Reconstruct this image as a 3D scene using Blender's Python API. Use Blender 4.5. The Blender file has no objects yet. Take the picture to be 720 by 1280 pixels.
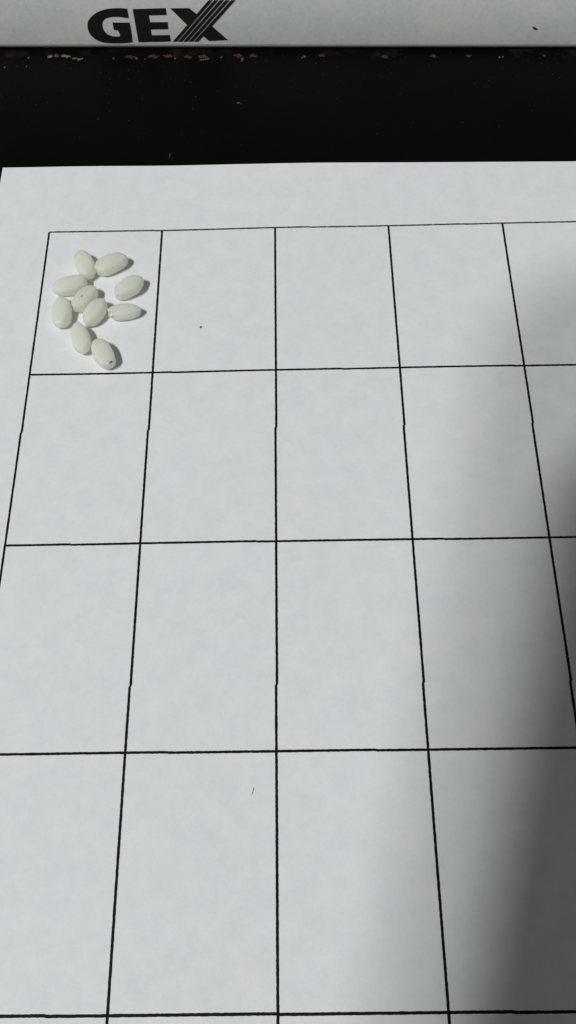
import bpy, bmesh, math, random
from mathutils import Vector, Matrix, noise
S = bpy.context.scene
C = S.collection
MM = 0.001                      # everything below is written in millimetres

# ------------------------------------------------------------------ camera
CAM = Vector((38.061, -103.453, 107.972))
RX = Vector((0.99979, -0.00801, -0.01879))
RY = Vector((0.01561, 0.89297, 0.44985))
RZ = Vector((0.01318, -0.45005, 0.89291))
cd = bpy.data.cameras.new('camera')
cam = bpy.data.objects.new('camera', cd)
C.objects.link(cam)
cd.sensor_fit = 'VERTICAL'
cd.sensor_height = 24.0
cd.lens = 24.0 * 1159.05 / 1280.0
cd.clip_start = 0.002
cd.clip_end = 20.0
rot = Matrix((RX, RY, RZ)).transposed().to_4x4()
cam.matrix_world = Matrix.Translation(CAM * MM) @ rot
S.camera = cam

# ------------------------------------------------------------------ room light and lamps
w = bpy.data.worlds.new('World')
S.world = w
w.use_nodes = True
bg = w.node_tree.nodes['Background']
bg.inputs['Color'].default_value = (0.98, 1.03, 0.93, 1)
bg.inputs['Strength'].default_value = 0.118
LAMP_TARGET = Vector((35, -50, 0))


def lamp(name, elev, azim, watts, size):
    e, a = math.radians(elev), math.radians(azim)
    d = Vector((-math.cos(e) * math.cos(a), -math.cos(e) * math.sin(a), math.sin(e)))
    ld = bpy.data.lights.new(name, 'AREA')
    ld.shape = 'DISK'
    ld.size = size
    ld.energy = watts
    ld.color = (0.985, 1.0, 0.99)
    o = bpy.data.objects.new(name, ld)
    C.objects.link(o)
    o.location = (LAMP_TARGET + d * 1500) * MM
    o.rotation_euler = d.to_track_quat('Z', 'Y').to_euler()


lamp('room_lamp', 57.0, 34.5, 7.4, 0.10)
lamp('room_lamp', 58.9, 18.5, 10.0, 0.095)
S.view_settings.view_transform = 'Standard'
S.view_settings.look = 'None'
S.view_settings.exposure = 0.0
S.view_settings.gamma = 1.0


# ------------------------------------------------------------------ helpers
def mat(name, col, rough=0.6, **kw):
    m = bpy.data.materials.new(name)
    m.use_nodes = True
    b = m.node_tree.nodes['Principled BSDF']
    b.inputs['Base Color'].default_value = (*col, 1)
    b.inputs['Roughness'].default_value = rough
    for k, v in kw.items():
        b.inputs[k.replace('_', ' ')].default_value = v
    return m


def nodes(m):
    return m.node_tree.nodes, m.node_tree.links, m.node_tree.nodes['Principled BSDF']


def tex_noise(m, scale, detail=3, rough=0.55, src='Object'):
    n, l, b = nodes(m)
    tc = n.new('ShaderNodeTexCoord')
    t = n.new('ShaderNodeTexNoise')
    t.inputs['Scale'].default_value = scale
    t.inputs['Detail'].default_value = detail
    t.inputs['Roughness'].default_value = rough
    l.new(tc.outputs[src], t.inputs['Vector'])
    return t.outputs['Fac']


def ramp(m, fac, stops):
    n, l, b = nodes(m)
    r = n.new('ShaderNodeValToRGB')
    e = r.color_ramp.elements
    while len(e) < len(stops):
        e.new(0.5)
    for i, (p, c) in enumerate(stops):
        e[i].position = p
        e[i].color = (*c, 1)
    l.new(fac, r.inputs['Fac'])
    return r.outputs['Color']


def mixc(m, fac, a, b_, mode='MIX'):
    n, l, b = nodes(m)
    x = n.new('ShaderNodeMix')
    x.data_type = 'RGBA'
    x.blend_type = mode
    for v, i in ((fac, 0), (a, 6), (b_, 7)):
        if hasattr(v, 'node'):
            l.new(v, x.inputs[i])
        else:
            x.inputs[i].default_value = v if i == 0 else (*v, 1)
    return x.outputs[2]


def bump(m, height, strength, dist):
    n, l, b = nodes(m)
    x = n.new('ShaderNodeBump')
    x.inputs['Strength'].default_value = strength
    x.inputs['Distance'].default_value = dist
    l.new(height, x.inputs['Height'])
    l.new(x.outputs['Normal'], b.inputs['Normal'])


def base(m, sock):
    n, l, b = nodes(m)
    l.new(sock, b.inputs['Base Color'])


def obj(name, bm, m, parent=None, smooth=False, loc=None):
    me = bpy.data.meshes.new(name)
    for v in bm.verts:
        v.co *= MM
    bmesh.ops.recalc_face_normals(bm, faces=bm.faces)
    bm.to_mesh(me)
    bm.free()
    if smooth:
        for p in me.polygons:
            p.use_smooth = True
    if m:
        me.materials.append(m)
    o = bpy.data.objects.new(name, me)
    C.objects.link(o)
    if parent:
        o.parent = parent
    if loc is not None:
        o.location = Vector(loc) * MM
    return o


def tag(o, label=None, cat=None, group=None, kind=None):
    for k, v in (('label', label), ('category', cat), ('group', group), ('kind', kind)):
        if v:
            o[k] = v
    return o


def empty(name, loc):
    o = bpy.data.objects.new(name, None)
    o.empty_display_size = 0.01
    C.objects.link(o)
    o.location = Vector(loc) * MM
    return o


# ------------------------------------------------------------------ materials
m_paper = mat('paper', (0.8, 0.81, 0.82), 0.85, Specular_IOR_Level=0.25)
cl = tex_noise(m_paper, 330, 3, 0.6)
col = ramp(m_paper, cl, [(0.3, (0.768, 0.790, 0.820)), (0.7, (0.828, 0.842, 0.864))])
fine = ramp(m_paper, tex_noise(m_paper, 1500, 3, 0.7), [(0.28, (0.955, 0.958, 0.962)), (0.72, (1.0, 1.0, 1.0))])
tint = ramp(m_paper, tex_noise(m_paper, 150, 4, 0.7), [(0.34, (1.0, 0.982, 0.985)), (0.5, (0.992, 0.986, 0.992)), (0.68, (0.982, 0.985, 1.0))])
base(m_paper, mixc(m_paper, 1.0, mixc(m_paper, 1.0, col, fine, 'MULTIPLY'), tint, 'MULTIPLY'))
bump(m_paper, tex_noise(m_paper, 5200, 3, 0.65), 0.35, 0.00006)

m_toner = mat('toner', (0.006, 0.006, 0.007), 0.6, Specular_IOR_Level=0.08)
tn = tex_noise(m_toner, 5200, 2, 0.6)
base(m_toner, ramp(m_toner, tn, [(0.0, (0.004, 0.0045, 0.005)), (0.68, (0.008, 0.0085, 0.009)), (0.82, (0.06, 0.06, 0.06))]))
m_toner_worn = mat('toner_worn', (0.03, 0.03, 0.03), 0.6, Specular_IOR_Level=0.08)
tn = tex_noise(m_toner_worn, 4300, 2, 0.6)
base(m_toner_worn, ramp(m_toner_worn, tn, [(0.0, (0.015, 0.016, 0.017)), (0.54, (0.03, 0.03, 0.03)), (0.70, (0.36, 0.36, 0.36))]))

m_table = mat('black_table', (0.0035, 0.0034, 0.0033), 0.42, Specular_IOR_Level=0.05)
big = tex_noise(m_table, 26, 4, 0.6)
dust = tex_noise(m_table, 900, 2, 0.5)
dm = ramp(m_table, dust, [(0.71, (0, 0, 0)), (0.80, (1, 1, 1))])
g1 = ramp(m_table, big, [(0.3, (0.0014, 0.0014, 0.0014)), (0.75, (0.0034, 0.0029, 0.0025))])
n_, l_, b_ = nodes(m_table)
tc_ = n_.new('ShaderNodeTexCoord')
sp_ = n_.new('ShaderNodeVectorMath')
sp_.operation = 'DOT_PRODUCT'
sp_.inputs[1].default_value = (0.033, 1.0, 0)          # runs along the slightly turned base
l_.new(tc_.outputs['Object'], sp_.inputs[0])
band = n_.new('ShaderNodeMapRange')
band.inputs['From Min'].default_value = 0.0368
band.inputs['From Max'].default_value = 0.0412
l_.new(sp_.outputs['Value'], band.inputs['Value'])
gn = tex_noise(m_table, 330, 5, 0.72)
mu = n_.new('ShaderNodeMath')
mu.operation = 'MULTIPLY'
l_.new(band.outputs['Result'], mu.inputs[0])
patch = tex_noise(m_table, 62, 2, 0.5)
pm = n_.new('ShaderNodeMapRange')
pm.inputs['From Min'].default_value = 0.40
pm.inputs['From Max'].default_value = 0.60
pm.inputs['To Min'].default_value = 0.62
l_.new(patch, pm.inputs['Value'])
m3 = n_.new('ShaderNodeMath')
m3.operation = 'MULTIPLY'
l_.new(gn, m3.inputs[0])
l_.new(pm.outputs['Result'], m3.inputs[1])
l_.new(m3.outputs[0], mu.inputs[1])
gm = ramp(m_table, mu.outputs[0], [(0.40, (0, 0, 0)), (0.60, (1, 1, 1))])
g2 = mixc(m_table, gm, g1, (0.017, 0.0115, 0.008))
base(m_table, mixc(m_table, dm, g2, (0.009, 0.008, 0.0075)))
n_, l_, b_ = nodes(m_table)
rr = n_.new('ShaderNodeMapRange')
rr.inputs['To Min'].default_value = 0.34
rr.inputs['To Max'].default_value = 0.6
l_.new(big, rr.inputs['Value'])
l_.new(rr.outputs['Result'], b_.inputs['Roughness'])
bump(m_table, tex_noise(m_table, 1500, 2), 0.15, 0.0001)

m_plastic = mat('white_plastic', (0.75, 0.76, 0.745), 0.5, Specular_IOR_Level=0.4)
a = tex_noise(m_plastic, 1500, 4, 0.75)
c1 = ramp(m_plastic, a, [(0.28, (0.70, 0.725, 0.705)), (0.45, (0.79, 0.81, 0.79)), (0.62, (0.83, 0.84, 0.82)), (0.74, (0.90, 0.89, 0.86))])
b2 = tex_noise(m_plastic, 110, 4, 0.6)
c2 = ramp(m_plastic, b2, [(0.32, (0.90, 0.93, 0.915)), (0.66, (1.0, 0.99, 0.975))])
base(m_plastic, mixc(m_plastic, 1.0, c1, c2, 'MULTIPLY'))
bump(m_plastic, tex_noise(m_plastic, 2600, 3, 0.6), 0.22, 0.00005)

m_ink = mat('black_ink', (0.008, 0.009, 0.009), 0.55, Specular_IOR_Level=0.3)
base(m_ink, ramp(m_ink, tex_noise(m_ink, 2200, 3, 0.6), [(0.3, (0.006, 0.007, 0.007)), (0.72, (0.017, 0.018, 0.018))]))

m_rust = mat('rust', (0.16, 0.06, 0.022), 0.9)
base(m_rust, ramp(m_rust, tex_noise(m_rust, 1900, 4, 0.7), [(0.3, (0.014, 0.007, 0.004)), (0.68, (0.085, 0.038, 0.017))]))
m_scale = mat('mineral_scale', (0.4, 0.36, 0.3), 0.9)
base(m_scale, ramp(m_scale, tex_noise(m_scale, 1700, 4, 0.7), [(0.34, (0.02, 0.014, 0.010)), (0.7, (0.27, 0.235, 0.185))]))
m_dark = mat('dark_speck', (0.05, 0.045, 0.04), 0.8)
m_fibre = mat('grey_fibre', (0.50, 0.47, 0.46), 0.8)
m_lint = mat('lint', (0.10, 0.095, 0.09), 0.9)


def rice_mat(name, col, spot):
    m = mat(name, col, 0.36, Specular_IOR_Level=0.4)
    n, l, b = nodes(m)
    b.inputs['Subsurface Weight'].default_value = 1.0
    b.inputs['Subsurface Radius'].default_value = (0.85, 0.9, 1.0)
    b.inputs['Subsurface Scale'].default_value = 0.0026
    t = tex_noise(m, 420, 3, 0.6)
    base(m, ramp(m, t, [(0.3, tuple(c * 0.96 for c in col)), (0.62, col), (0.8, spot)]))
    bump(m, tex_noise(m, 1900, 3, 0.6), 0.25, 0.00008)
    # the grain lets light through
    tr = n.new('ShaderNodeBsdfTranslucent')
    l.new(b.inputs['Base Color'].links[0].from_socket, tr.inputs['Color'])
    mx = n.new('ShaderNodeMixShader')
    mx.inputs['Fac'].default_value = 0.40
    out = [q for q in n if q.type == 'OUTPUT_MATERIAL'][0]
    l.new(b.outputs['BSDF'], mx.inputs[1])
    l.new(tr.outputs['BSDF'], mx.inputs[2])
    l.new(mx.outputs['Shader'], out.inputs['Surface'])
    return m


m_rice = [rice_mat('rice', (0.985, 0.983, 0.885), (0.985, 0.983, 0.94)),
          rice_mat('rice_creamy', (0.98, 0.970, 0.855), (0.96, 0.91, 0.74)),
          rice_mat('rice_chalky', (0.988, 0.986, 0.915), (0.988, 0.988, 0.95))]
m_glint = mat('rice_glint_white', (0.92, 0.92, 0.9), 0.25)  # white colour standing in for the specular highlight on two grains
m_pit = mat('rice_pit', (0.13, 0.10, 0.07), 0.7)
m_phone = mat('phone_shell', (0.02, 0.02, 0.022), 0.4)
m_glass = mat('phone_glass', (0.01, 0.01, 0.012), 0.08)


# ------------------------------------------------------------------ table top
def rounded_box(x0, x1, y0, y1, z0, z1, r, seg=3):
    bm = bmesh.new()
    bmesh.ops.create_cube(bm, size=1.0)
    for v in bm.verts:
        v.co = Vector(((x0 + x1) / 2 + v.co.x * (x1 - x0), (y0 + y1) / 2 + v.co.y * (y1 - y0), (z0 + z1) / 2 + v.co.z * (z1 - z0)))
    bmesh.ops.bevel(bm, geom=bm.edges[:], offset=r, segments=seg, profile=0.5, affect='EDGES')
    return bm


PAPER_T = 0.10
t = obj('table_top', rounded_box(-380, 460, -420, 320, -18.12, -PAPER_T - 0.02, 1.2), m_table)
tag(t, 'black worn table top under the paper and the white aquarium base', kind='structure')


# ------------------------------------------------------------------ paper sheet with its printed grid
CW, CH = 17.46, 26.657
PX0, PX1 = -9.06, 201.0
PY1, PY0 = 13.87, -283.0


def top_edge(x):                # the far edge is cut very slightly askew
    return PY1 - 0.0132 * (x - PX0)


def lift(x, y):
    u = max(0.0, min(1.0, (y - 2.0) / 12.0))
    h = 0.55 * math.exp(-((x - 40) / 26.0) ** 2) + 0.10 * math.exp(-((x - 5) / 9.0) ** 2) + 0.25 * math.exp(-((x - 120) / 30.0) ** 2)
    slow = noise.noise(Vector((x / 60.0 + 5.2, y / 75.0 + 1.3, 0.7))) + 0.35 * noise.noise(Vector((x / 24.0, y / 30.0, 4.0)))
    return h * u * u + max(0.0, 0.13 + 0.36 * slow)


bm = bmesh.new()
ys = [PY0 + (2.0 - PY0) * i / 110 for i in range(111)] + [2.0 + 12.0 * i / 10 for i in range(1, 11)]
NX = 90
rows = []
for y in ys:
    row = []
    f = max(0.0, (y - 2.0) / 12.0)
    for i in range(NX + 1):
        x = PX0 + (PX1 - PX0) * i / NX
        yy = y if f == 0 else 2.0 + (top_edge(x) - 2.0) * f
        row.append(bm.verts.new((x, yy, lift(x, yy))))
    rows.append(row)
for j in range(len(ys) - 1):
    for i in range(NX):
        bm.faces.new((rows[j][i], rows[j][i + 1], rows[j + 1][i + 1], rows[j + 1][i]))
ext = bmesh.ops.extrude_face_region(bm, geom=bm.faces[:])
for v in [g for g in ext['geom'] if isinstance(g, bmesh.types.BMVert)]:
    v.co.z -= PAPER_T
paper = obj('paper_sheet', bm, m_paper)
tag(paper, 'white paper sheet printed with a grid of black lines on the black table', 'paper sheet')

R = random.Random(7)
NCOL, NROW = 11, 10
INK_Z = 0.012


def strip(length, width, off, vertical, seed, step=0.22):
    """a printed line: one flat ribbon with the ragged edges of a laser print"""
    rnd = random.Random(seed)
    bm = bmesh.new()
    n = int(length / step)
    prev = None
    for i in range(n + 1):
        s = length * i / n
        a = width / 2 + rnd.uniform(-0.02, 0.02)
        b = width / 2 + rnd.uniform(-0.02, 0.02)
        o = off(s)
        if vertical:
            p = (bm.verts.new((o - a, -s, INK_Z + lift(o, -s))), bm.verts.new((o + b, -s, INK_Z + lift(o, -s))))
        else:
            p = (bm.verts.new((s, o - a, INK_Z + lift(s, o))), bm.verts.new((s, o + b, INK_Z + lift(s, o))))
        if prev:
            bm.faces.new((prev[0], prev[1], p[1], p[0]))
        prev = p
    return bm


JOG = [-14.0, 21.71 + 0.0, 36.15, 72.18, 108.2, 144.2, 180.2, 216.2, 252.2, 300.0]


def vjog(s):
    for a, b in zip((0.0, 36.15, 72.18, 108.2, 144.2, 180.2, 216.2, 252.2), (36.15, 72.18, 108.2, 144.2, 180.2, 216.2, 252.2, 290.0)):
        if a <= s < b:
            return 0.11 * ((s - a) / 36.0 - 0.5)
    return 0.0


for i in range(NCOL + 1):
    x = i * CW
    obj('grid_line', strip(NROW * CH, 0.30 if i == 0 else 0.32, lambda s, x=x: x + vjog(s), True, 100 + i), m_toner, paper)
for j in range(NROW + 1):
    y = -j * CH
    ph = R.uniform(0, 6)

    def hoff(s, y=y, ph=ph):
        # raster steps of a very slightly turned line
        return y + 0.06 * (((s + ph * 4) / 24.0) % 1.0 - 0.5) + 0.0
    b = strip(NCOL * CW, 0.29 if j == 0 else 0.315, hoff, False, 200 + j)
    for v in b.verts:
        v.co.z += 0.004
    obj('grid_line', b, m_toner_worn if j == 0 else m_toner, paper)

# ------------------------------------------------------------------ white aquarium base with its lettering
RO = Vector((-13.348, 42.557, 0.0))
RANG = math.atan2(-0.03309, 0.99945)
base_root = empty('aquarium_base', RO + Vector((0, 0, -PAPER_T - 0.02)))
base_root.rotation_euler = (0, 0, RANG)
tag(base_root, 'white plastic aquarium base with black GEX lettering behind the paper', 'aquarium base')
RIM_H, RIM_R = 10.75, 1.15
DRAFT = 0.12          # the moulded face leans back a little
D, Z0 = 150.0, 0.0
prof = [(1.6, 0.10), (0.75, 0.22), (0.28, 0.52), (0.06, 0.95), (0.0, 1.4)]
for k in range(7):
    a = math.radians(15 * k)
    prof.append((RIM_R - RIM_R * math.cos(a), RIM_H - RIM_R + RIM_R * math.sin(a)))
prof += [(9.0, RIM_H), (9.6, RIM_H - 0.4), (9.8, RIM_H - 1.2), (9.8, 5.0), (D - 9.8, 5.0), (D - 9.8, RIM_H - 1.2), (D - 9.0, RIM_H), (D - 0.6, RIM_H), (D, RIM_H - 0.8), (D, 0.12)]
bm = bmesh.new()
XA0, XA1, NXS = -120.0, 240.0, 60
ring = []
for i in range(NXS + 1):
    x = XA0 + (XA1 - XA0) * i / NXS
    ring.append([bm.verts.new((x, y + (DRAFT * z if y < 1.3 else 0), z)) for y, z in prof])
for i in range(NXS):
    for k in range(len(prof)):
        k2 = (k + 1) % len(prof)
        bm.faces.new((ring[i][k], ring[i + 1][k], ring[i + 1][k2], ring[i][k2]))
bm.faces.new(ring[0])
bm.faces.new(ring[-1][::-1])
body = obj('rim', bm, m_plastic, base_root)
for p in body.data.polygons:
    p.use_smooth = True
es = body.modifiers.new('split', 'EDGE_SPLIT')
es.split_angle = math.radians(35)

G = [(23.59, 7.71), (22.2, 7.81), (20.5, 7.71), (18.92, 7.31), (17.65, 6.61), (16.7, 5.7), (16.34, 4.88), (16.27, 3.84), (16.66, 2.79), (17.46, 2.01), (18.63, 1.56), (20.26, 1.45), (22.2, 1.48), (23.62, 1.62), (23.68, 3.52), (23.63, 5.22), (20.69, 5.22), (20.72, 3.9), (21.38, 3.84), (21.63, 3.11), (21.55, 2.69), (20.49, 2.69), (19.51, 3.07), (18.99, 3.84), (18.87, 4.67), (19.05, 5.39), (19.6, 5.96), (20.5, 6.24), (21.74, 6.3), (22.66, 6.2), (23.62, 6.04)]
E_ = [(24.51, 7.63), (30.11, 7.81), (30.15, 6.62), (27.09, 6.55), (27.14, 5.29), (30.17, 5.3), (30.1, 4.04), (27.09, 4.01), (27.11, 2.9), (30.24, 2.93), (30.25, 1.77), (24.65, 1.62)]
XAP = [(30.88, 7.76), (34.05, 7.79), (35.55, 6.50), (33.52, 4.66)]
XBP = [(37.58, 4.66), (40.21, 2.0), (36.93, 1.83), (35.69, 3.0)]
XS = [[(30.66 + 0.925 * k, 1.75), (31.35 + 0.925 * k, 1.75), (38.15 + 0.94 * k, 9.2), (37.48 + 0.94 * k, 9.2)] for k in range(5)]


def smooth_poly(P, keep):
    """round the curved runs of an outline with Catmull-Rom; corners in keep stay sharp"""
    out = []
    n = len(P)
    for i in range(n):
        p0, p1, p2, p3 = P[i - 1], P[i], P[(i + 1) % n], P[(i + 2) % n]
        out.append(p1)
        if i in keep and (i + 1) % n in keep:
            continue
        if i in keep:
            p0 = (2 * p1[0] - p2[0], 2 * p1[1] - p2[1])
        if (i + 1) % n in keep:
            p3 = (2 * p2[0] - p1[0], 2 * p2[1] - p1[1])
        for t in (0.33, 0.66):
            c = []
            for q in (0, 1):
                c.append(0.5 * (2 * p1[q] + (p2[q] - p0[q]) * t + (2 * p0[q] - 5 * p1[q] + 4 * p2[q] - p3[q]) * t * t + (3 * p1[q] - p0[q] - 3 * p2[q] + p3[q]) * t ** 3))
            out.append(tuple(c))
    return out


def letter(polys, name, label, y=-0.05, parent=None):
    bm = bmesh.new()
    for P in polys:
        vs = [bm.verts.new((x, 0.02, (z + PAPER_T + 0.02) * 0.94)) for x, z in P]
        f = bm.faces.new(vs)
        r = bmesh.ops.extrude_face_region(bm, geom=[f])
        for v in [g for g in r['geom'] if isinstance(g, bmesh.types.BMVert)]:
            v.co.y = y
    for v in bm.verts:
        v.co.y += DRAFT * v.co.z
    bmesh.ops.triangulate(bm, faces=[f for f in bm.faces if len(f.verts) > 4])
    o = obj(name, bm, m_ink, parent or base_root)
    if label:
        tag(o, label)
    return o


letter([smooth_poly(G, {0, 13, 15, 16, 17, 18, 20, 30})], 'printed_letter', 'black printed letter G')
letter([E_], 'printed_letter', 'black printed letter E')
xo = letter([XAP, XBP], 'printed_letter', 'black printed letter X crossed by five diagonal stripes', -0.03)
for P in XS:
    letter([P], 'stripe', None, -0.06, xo)

# small rust run and white water marks low on the face of the base
def blob(bm, c, sx, sy, sz, seed, ang=0.0, sub=2):
    r = bmesh.ops.create_icosphere(bm, subdivisions=sub, radius=1.0)
    ca, sa = math.cos(ang), math.sin(ang)
    for v in r['verts']:
        q = v.co.copy()
        q *= 1.0 + 0.75 * noise.noise(q * 1.7 + Vector((seed * 3.1, seed * 1.7, seed * 0.9)))
        x, y, z = q.x * sx, q.y * sy, q.z * sz
        v.co = Vector((c[0] + x * ca - y * sa, c[1] + x * sa + y * ca, c[2] + z))


bm = bmesh.new()
blob(bm, (10.15, 0.30, 0.62), 0.3, 0.05, 0.22, 3)
blob(bm, (10.5, 0.42, 0.5), 0.45, 0.06, 0.16, 4)
blob(bm, (8.3, 0.40, 0.5), 0.3, 0.05, 0.16, 5)
tag(obj('rust_stain', bm, m_rust, base_root, True), 'thin rust stain along the low lip of the base')
bm = bmesh.new()
blob(bm, (9.2, 0.19, 1.6), 0.12, 0.03, 0.2, 6)
for k in range(60):
    x = R.uniform(-5, 120)
    zz = max(1.3, R.gauss(1.6, 0.55))
    blob(bm, (x, DRAFT * zz, zz), R.uniform(.05, .12), 0.03, R.uniform(.05, .14), 10 + k, sub=1)
wm = obj('water_mark', bm, mat('water_mark', (0.85, 0.84, 0.80), 0.6), base_root, True)
wm['kind'] = 'stuff'
bm = bmesh.new()
blob(bm, (92.4, 0.37, 4.1), 0.42, 0.06, 0.16, 8)
for v in bm.verts:
    v.co.z += -0.45 * (v.co.x - 92.4)
tag(obj('dark_speck', bm, m_dark, base_root, True), 'short dark speck stuck to the bare face of the base')

# ------------------------------------------------------------------ rice grains
# x, y, heading, length, width, thickness, notched end (local x sign, y sign, depth), material, roll
GR = [
    (6.36, -7.55, -67, 5.20, 2.75, 2.05, (-1, -1, .55), 0, 4, 'short white rice grain with a chipped far end, nearest the top edge of its cell'),
    (10.35, -7.50, 28.0, 5.15, 2.92, 2.0, (1, 1, .25), 0, -3, 'plump white rice grain pointing up and right beside the chipped top grain'),
    (4.55, -11.48, 18.5, 5.15, 2.70, 2.0, (-1, 1, .2), 2, 5, 'chalky pale rice grain lying sideways on the left, above the creamy one'),
    (6.95, -13.95, 55.6, 4.85, 2.62, 2.0, (-1, -1, .3), 1, -4, 'creamy yellowish rice grain in the middle of the cluster'),
    (3.72, -16.40, -88.0, 5.20, 2.85, 2.0, (-1, 1, .2), 0, 3, 'upright white rice grain nearest the left line of its cell'),
    (8.62, -16.55, 60.2, 4.90, 2.75, 2.0, (-1, 1, .2), 0, -5, 'white rice grain touching the creamy grain and the narrow grain'),
    (13.15, -12.05, 36.4, 5.05, 2.78, 2.05, (-1, 1, .6), 0, 4, 'blunt ended white rice grain standing alone near the right line of its cell'),
    (12.90, -16.55, 4.5, 4.75, 2.28, 1.8, (-1, -1, .5), 0, -3, 'narrow white rice grain lying level with a bright nick at its left end'),
    (6.95, -21.25, -74.1, 5.15, 2.65, 2.0, (1, -1, .25), 0, 3, 'white rice grain second nearest the lower line of its cell'),
    (10.60, -24.05, -64.6, 5.05, 2.90, 2.1, (1, .3, .3), 0, -3, 'round white rice grain nearest the lower line of its cell, with a dark pit'),
]


CUT = {0: (-.91, -.40, 2.0), 6: (-.91, .41, 2.0), 9: (.70, -.71, 1.95), 8: (.75, -.66, 2.05), 3: (-.8, -.6, 1.95), 1: (.8, .6, 2.15), 5: (-.9, .43, 2.1)}


def spow(v, p):
    return math.copysign(abs(v) ** p, v)


def grain(i, x, y, ang, L, Wd, T, notch, mi, roll, label):
    bm = bmesh.new()
    NU, NV = 56, 40
    sd = Vector((i * 7.3, i * 2.9, i * 4.1))
    ex, ey, dep = notch
    nc = Vector((ex * L * 0.46, ey * Wd * 0.30, T * 0.12))
    rings = []

    def shape(q):
        # q on the unit ball -> rice grain
        ux = q.x
        taper = 1.0 - 0.06 * ux * (1 if i % 2 else -1)
        p = Vector((ux * L / 2, q.y * Wd / 2 * taper, q.z * T / 2 * (1 - 0.04 * ux)))
        s = Vector((ux * 1.1, q.y * 1.2, q.z * 1.2)) + sd
        p *= 1.0 + 0.075 * noise.noise(s) + 0.02 * noise.noise(s * 3.1)
        # long shallow grooves and facets of a polished grain
        a = math.atan2(q.z, q.y)
        p *= 1.0 + 0.008 * math.cos(4 * a + i)
        p.y += 0.10 * (1 - ux * ux) * math.sin(i * 1.9)          # slightly bowed
        # germ notch
        d = (p - nc)
        rr = math.sqrt((d.x / 0.75) ** 2 + (d.y / 0.85) ** 2 + (d.z / 1.1) ** 2)
        if rr < 1.0:
            k = (1 - rr * rr) ** 1.0
            p.x -= ex * dep * k * 0.85
            p.y -= ey * dep * k * 0.55
        # chipped or blunt end: the point beyond the break is gone
        if i in CUT:
            n_x, n_y, c = CUT[i]
            d = p.x * n_x + p.y * n_y - c
            if d > 0:
                p.x -= n_x * d * 0.9
                p.y -= n_y * d * 0.9
        # faintly hollow, polished upper face
        if p.z > T * 0.36:
            p.z = T * 0.36 + (p.z - T * 0.36) * 0.55 + 0.05 * noise.noise(Vector((p.x * 0.9, p.y * 0.9, i * 3.3)))
        return p
    for u in range(1, NU):
        th = math.pi * u / NU
        row = []
        for v in range(NV):
            ph = 2 * math.pi * v / NV
            e1, e2 = 0.97, 0.58
            sx = spow(math.cos(th), e1)
            st = abs(math.sin(th)) ** e1
            row.append(bm.verts.new(shape(Vector((sx, st * spow(math.cos(ph), e2), abs(math.sin(th)) ** 0.42 * spow(math.sin(ph), e2))))))
        rings.append(row)
    a = bm.verts.new(shape(Vector((1, 0, 0))))
    b = bm.verts.new(shape(Vector((-1, 0, 0))))
    for v in range(NV):
        v2 = (v + 1) % NV
        bm.faces.new((a, rings[0][v], rings[0][v2]))
        bm.faces.new((b, rings[-1][v2], rings[-1][v]))
        for u in range(NU - 2):
            bm.faces.new((rings[u][v], rings[u + 1][v], rings[u + 1][v2], rings[u][v2]))
    rm = Matrix.Rotation(math.radians(roll), 3, 'X')
    for v in bm.verts:
        v.co = rm @ v.co
    zmin = min(v.co.z for v in bm.verts)
    for v in bm.verts:
        v.co.z -= zmin
    o = obj('rice_grain', bm, m_rice[mi], None, True, (x, y, 0.006 + lift(x, y)))
    o.rotation_euler = (0, 0, math.radians(ang))
    tag(o, label, 'rice grain', 'rice grains in the top left cell of the grid')
    return o


grains = [grain(i, *g) for i, g in enumerate(GR)]


def surf(i, x, y):
    # highest point of grain i near (x, y) in its own axes
    vs = [v.co / MM for v in grains[i].data.vertices]
    return tuple(max((q for q in vs if abs(q.x - x) < 0.2 and abs(q.y - y) < 0.2), key=lambda q: q.z - 2 * math.hypot(q.x - x, q.y - y)))


# highlights painted as white bumps on the narrow and lowest grains, the pit on the lowest one and the brown tip of the creamy one
bm = bmesh.new()
blob(bm, (-1.75, -0.62, 1.25), 0.36, 0.25, 0.28, 21, 0.4)
tag(obj('painted_glint', bm, m_glint, grains[7], True), 'white bump painted as the highlight in the nick')
bm = bmesh.new()
blob(bm, surf(9, 2.22, 0.34), 0.17, 0.22, 0.09, 23)
tag(obj('pit', bm, m_pit, grains[9], True), 'dark pit at the near end')
bm = bmesh.new()
blob(bm, surf(9, 2.2, -0.14), 0.22, 0.26, 0.09, 24, 0.3)
tag(obj('painted_glint', bm, m_glint, grains[9], True), 'pale bump painted as the highlight beside the dark pit')
bm = bmesh.new()
blob(bm, surf(3, -0.45, 0.0), 0.16, 0.13, 0.04, 25)
tag(obj('blemish', bm, mat('blemish', (0.42, 0.38, 0.27), 0.7), grains[3], True), 'small brownish spot on top')

# ------------------------------------------------------------------ crumbs along the foot of the base
TZ = -PAPER_T - 0.02


def crumb(name, parts, m, label, cat, group=None):
    cx = sum(p[0] for p in parts) / len(parts)
    cy = sum(p[1] for p in parts) / len(parts)
    bm = bmesh.new()
    rc = random.Random(int(cx * 100))
    for k, (x, y, sx, sy, sz, an) in enumerate(parts):
        blob(bm, (x - cx, y - cy, sz * 0.2), sx * .8, sy * .8, sz * 0.45, 40 + k + cx, an)
        for q in range(9):
            u, v = rc.gauss(0, .55) * sx, rc.gauss(0, .6) * sy
            f = rc.uniform(.15, .42)
            blob(bm, (x - cx + u, y - cy + v, f * sz * .3), sx * f, sy * f * 1.1, sz * f, 60 + q * 3 + cx, rc.uniform(0, 3), sub=1)
    zmin = min(v.co.z for v in bm.verts)
    for v in bm.verts:
        v.co.z -= zmin
    o = obj(name, bm, m, None, True, (cx, cy, TZ + 0.002))
    return tag(o, label, cat, group)


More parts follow.
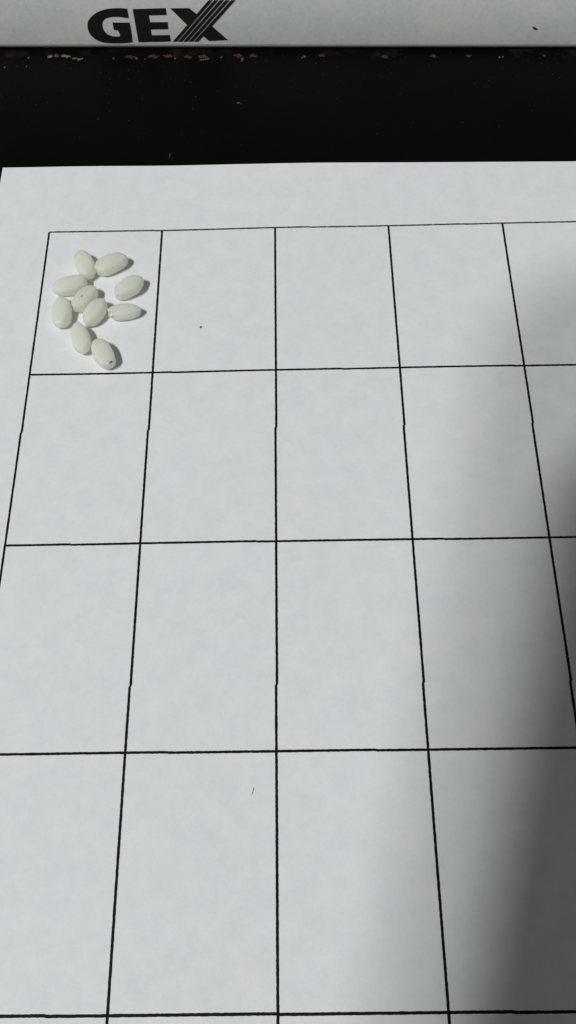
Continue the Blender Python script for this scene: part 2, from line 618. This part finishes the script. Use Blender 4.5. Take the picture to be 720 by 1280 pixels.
crumb('mineral_crust', [(-4.3, 40.55, .55, .35, .3, .2), (-3.2, 40.75, .5, .3, .3, 0), (-1.9, 40.7, .65, .32, .35, -.1), (-1.2, 40.45, .5, .25, .25, .3)], m_scale,
      'pale crumbly crust on the table at the foot of the base, left of the lettering', 'crust')
crumb('mineral_crust', [(0.1, 40.1, .6, .22, .2, -.1), (0.95, 39.85, .5, .18, .2, -.2)], m_scale,
      'thin tan crust flake just right of the larger pale crust', 'crust')
RF = [(9.6, 40.15, .75, .38, .3, .1, 'rust flake on the table below the gap between G and E'),
      (13.6, 40.1, .9, .4, .35, -.1, 'wide rust flake on the table below the letter E'),
      (16.4, 40.05, .8, .4, .35, .2, 'rust flake on the table between the letters E and X'),
      (19.7, 39.75, .75, .35, .3, 0, 'rust flake on the table below the left foot of the X'),
      (22.3, 39.75, .95, .42, .35, .1, 'rust flake on the table below the crossing of the X'),
      (28.6, 39.75, .7, .42, .35, 0, 'rust flake on the table just right of the X'),
      (31.0, 39.7, .6, .35, .3, .3, 'small rust flake second right of the X'),
      (43.0, 39.3, .55, .35, .3, 0, 'lone rust flake on the table right of the lettering'),
      (53.8, 38.75, .5, .35, .3, .2, 'small brown flake below the middle of the bare rim'),
      (62.2, 38.65, .45, .3, .28, .2, 'small brown flake below the right half of the bare rim'),
      (68.2, 38.4, .5, .3, .28, -.2, 'brown flake below the dark speck on the rim')]
for x, y, sx, sy, sz, an, lab in RF:
    crumb('rust_flake', [(x, y, sx, sy, sz, an), (x + sx * .6, y - .1, sx * .6, sy * .6, sz * .7, an)], m_rust, lab, 'rust flake', 'rust flakes along the foot of the base')
crumb('tan_flake', [(22.3, 39.05, .6, .12, .12, .25), (23.1, 39.3, .55, .12, .12, .45)], m_scale, 'slanting tan flake in front of the rust below the X', 'flake')
bm = bmesh.new()
for (x, y, r) in [(-8.1, 40.6, .22), (-12, 38.2, .22), (-8.2, 38.3, .18), (-7.6, 38.1, .12), (6.8, 40.0, .2), (10.9, 39.7, .3), (12.3, 39.6, .16), (17.6, 39.6, .25), (25.6, 39.6, .22), (29.3, 39.0, .32), (29.2, 38.6, .2),
                  (40.0, 39.3, .3), (39.6, 39.0, .18), (73.6, 38.0, .26), (74.2, 38.15, .2), (81.3, 38.2, .2), (21.5, 29.9, .1), (28.75, 28.1, .24), (29.2, 27.9, .12)]:
    blob(bm, (x, y, TZ + r * .25), r, r * .7, r * .4, x, x)
for k in range(170):
    x, y = R.uniform(-14, 88), R.uniform(15, 40)
    y = 40 - (40 - y) * R.random()
    r = R.uniform(.03, .07)
    blob(bm, (x, y, TZ + r * .3), r, r, r * .5, k, sub=1)
tag(obj('dust_crumbs', bm, mat('dust_crumb', (0.085, 0.078, 0.068), 0.9), None, True), 'tiny pale dust crumbs scattered over the black table', kind='stuff')

# specks and fibres
bm = bmesh.new()
blob(bm, (0, 0, 0.08), .15, .13, .1, 3)
tag(obj('dark_speck', bm, m_dark, None, True, (24.04, -18.89, lift(24.04, -18.89))), 'tiny dark speck on the paper in the cell right of the rice', 'speck')


def fibre(name, pts, r, m, label, loc):
    bm = bmesh.new()
    prev = None
    for i, p in enumerate(pts):
        t = (Vector(pts[min(i + 1, len(pts) - 1)]) - Vector(pts[max(i - 1, 0)])).normalized()
        s = t.cross(Vector((0, 0, 1))).normalized()
        u = s.cross(t)
        rr = r * (0.5 if i in (0, len(pts) - 1) else 1)
        ring = [bm.verts.new(Vector(p) + (s * math.cos(a) + u * math.sin(a)) * rr) for a in [k * math.pi / 3 for k in range(6)]]
        if prev:
            for k in range(6):
                bm.faces.new((prev[k], prev[(k + 1) % 6], ring[(k + 1) % 6], ring[k]))
        else:
            bm.faces.new(ring[::-1])
        prev = ring
    bm.faces.new(prev)
    return tag(obj(name, bm, m, None, True, loc), label, 'fibre')


fibre('fibre', [(.10, .45, .05), (.06, .2, .09), (0.0, -.05, .1), (-.1, -.3, .08), (-.13, -.42, .05)], .035, m_fibre, 'tiny grey fibre lying on the bare paper in the fourth row', (32.2, -84.4, lift(32.2, -84.4)))
fibre('fibre', [(0, .7, .06), (.05, .3, .12), (.0, -.1, .12), (.06, -.5, .06)], .06, m_lint, 'small pale fibre on the black table beside the far edge of the paper', (17.8, 16.0, TZ))

# ------------------------------------------------------------------ the phone taking the picture (behind the lens, throws the soft double shadow)
PH = CAM + RZ * 8.0
ph = empty('smartphone', PH)
ph.matrix_world = Matrix.Translation(PH * MM) @ rot
tag(ph, 'black smartphone held above the paper, its shadow falling on the right', 'smartphone')


def round_rect(x0, x1, y0, y1, r, n=8):
    P = []
    for cx, cy, a0 in ((x1 - r, y1 - r, 0), (x0 + r, y1 - r, 90), (x0 + r, y0 + r, 180), (x1 - r, y0 + r, 270)):
        for k in range(n + 1):
            a = math.radians(a0 + 90 * k / n)
            P.append((cx + r * math.cos(a), cy + r * math.sin(a)))
    return P


def slab(P, z0, z1, bev=0.0):
    bm = bmesh.new()
    f = bm.faces.new([bm.verts.new((x, y, z0)) for x, y in P])
    r = bmesh.ops.extrude_face_region(bm, geom=[f])
    for v in [g for g in r['geom'] if isinstance(g, bmesh.types.BMVert)]:
        v.co.z = z1
    if bev:
        ed = [e for e in bm.edges if abs(e.verts[0].co.z - e.verts[1].co.z) < 1e-6]
        bmesh.ops.bevel(bm, geom=ed, offset=bev, segments=3, profile=0.5, affect='EDGES')
    return bm


obj('body', slab(round_rect(-48, 26, -100, 49, 15), 0, 8, 1.2), m_phone, ph)
obj('screen', slab(round_rect(-45, 23, -97, 46, 12), 8.0, 8.3), m_glass, ph)
obj('lens', slab([(4.2 * math.cos(k * math.pi / 16), 4.2 * math.sin(k * math.pi / 16)) for k in range(32)], -0.8, 0.0, 0.2), m_glass, ph)
obj('power_button', slab(round_rect(26.0, 26.7, 5, 17, 0.3, 3), 2.8, 5.2), m_phone, ph)
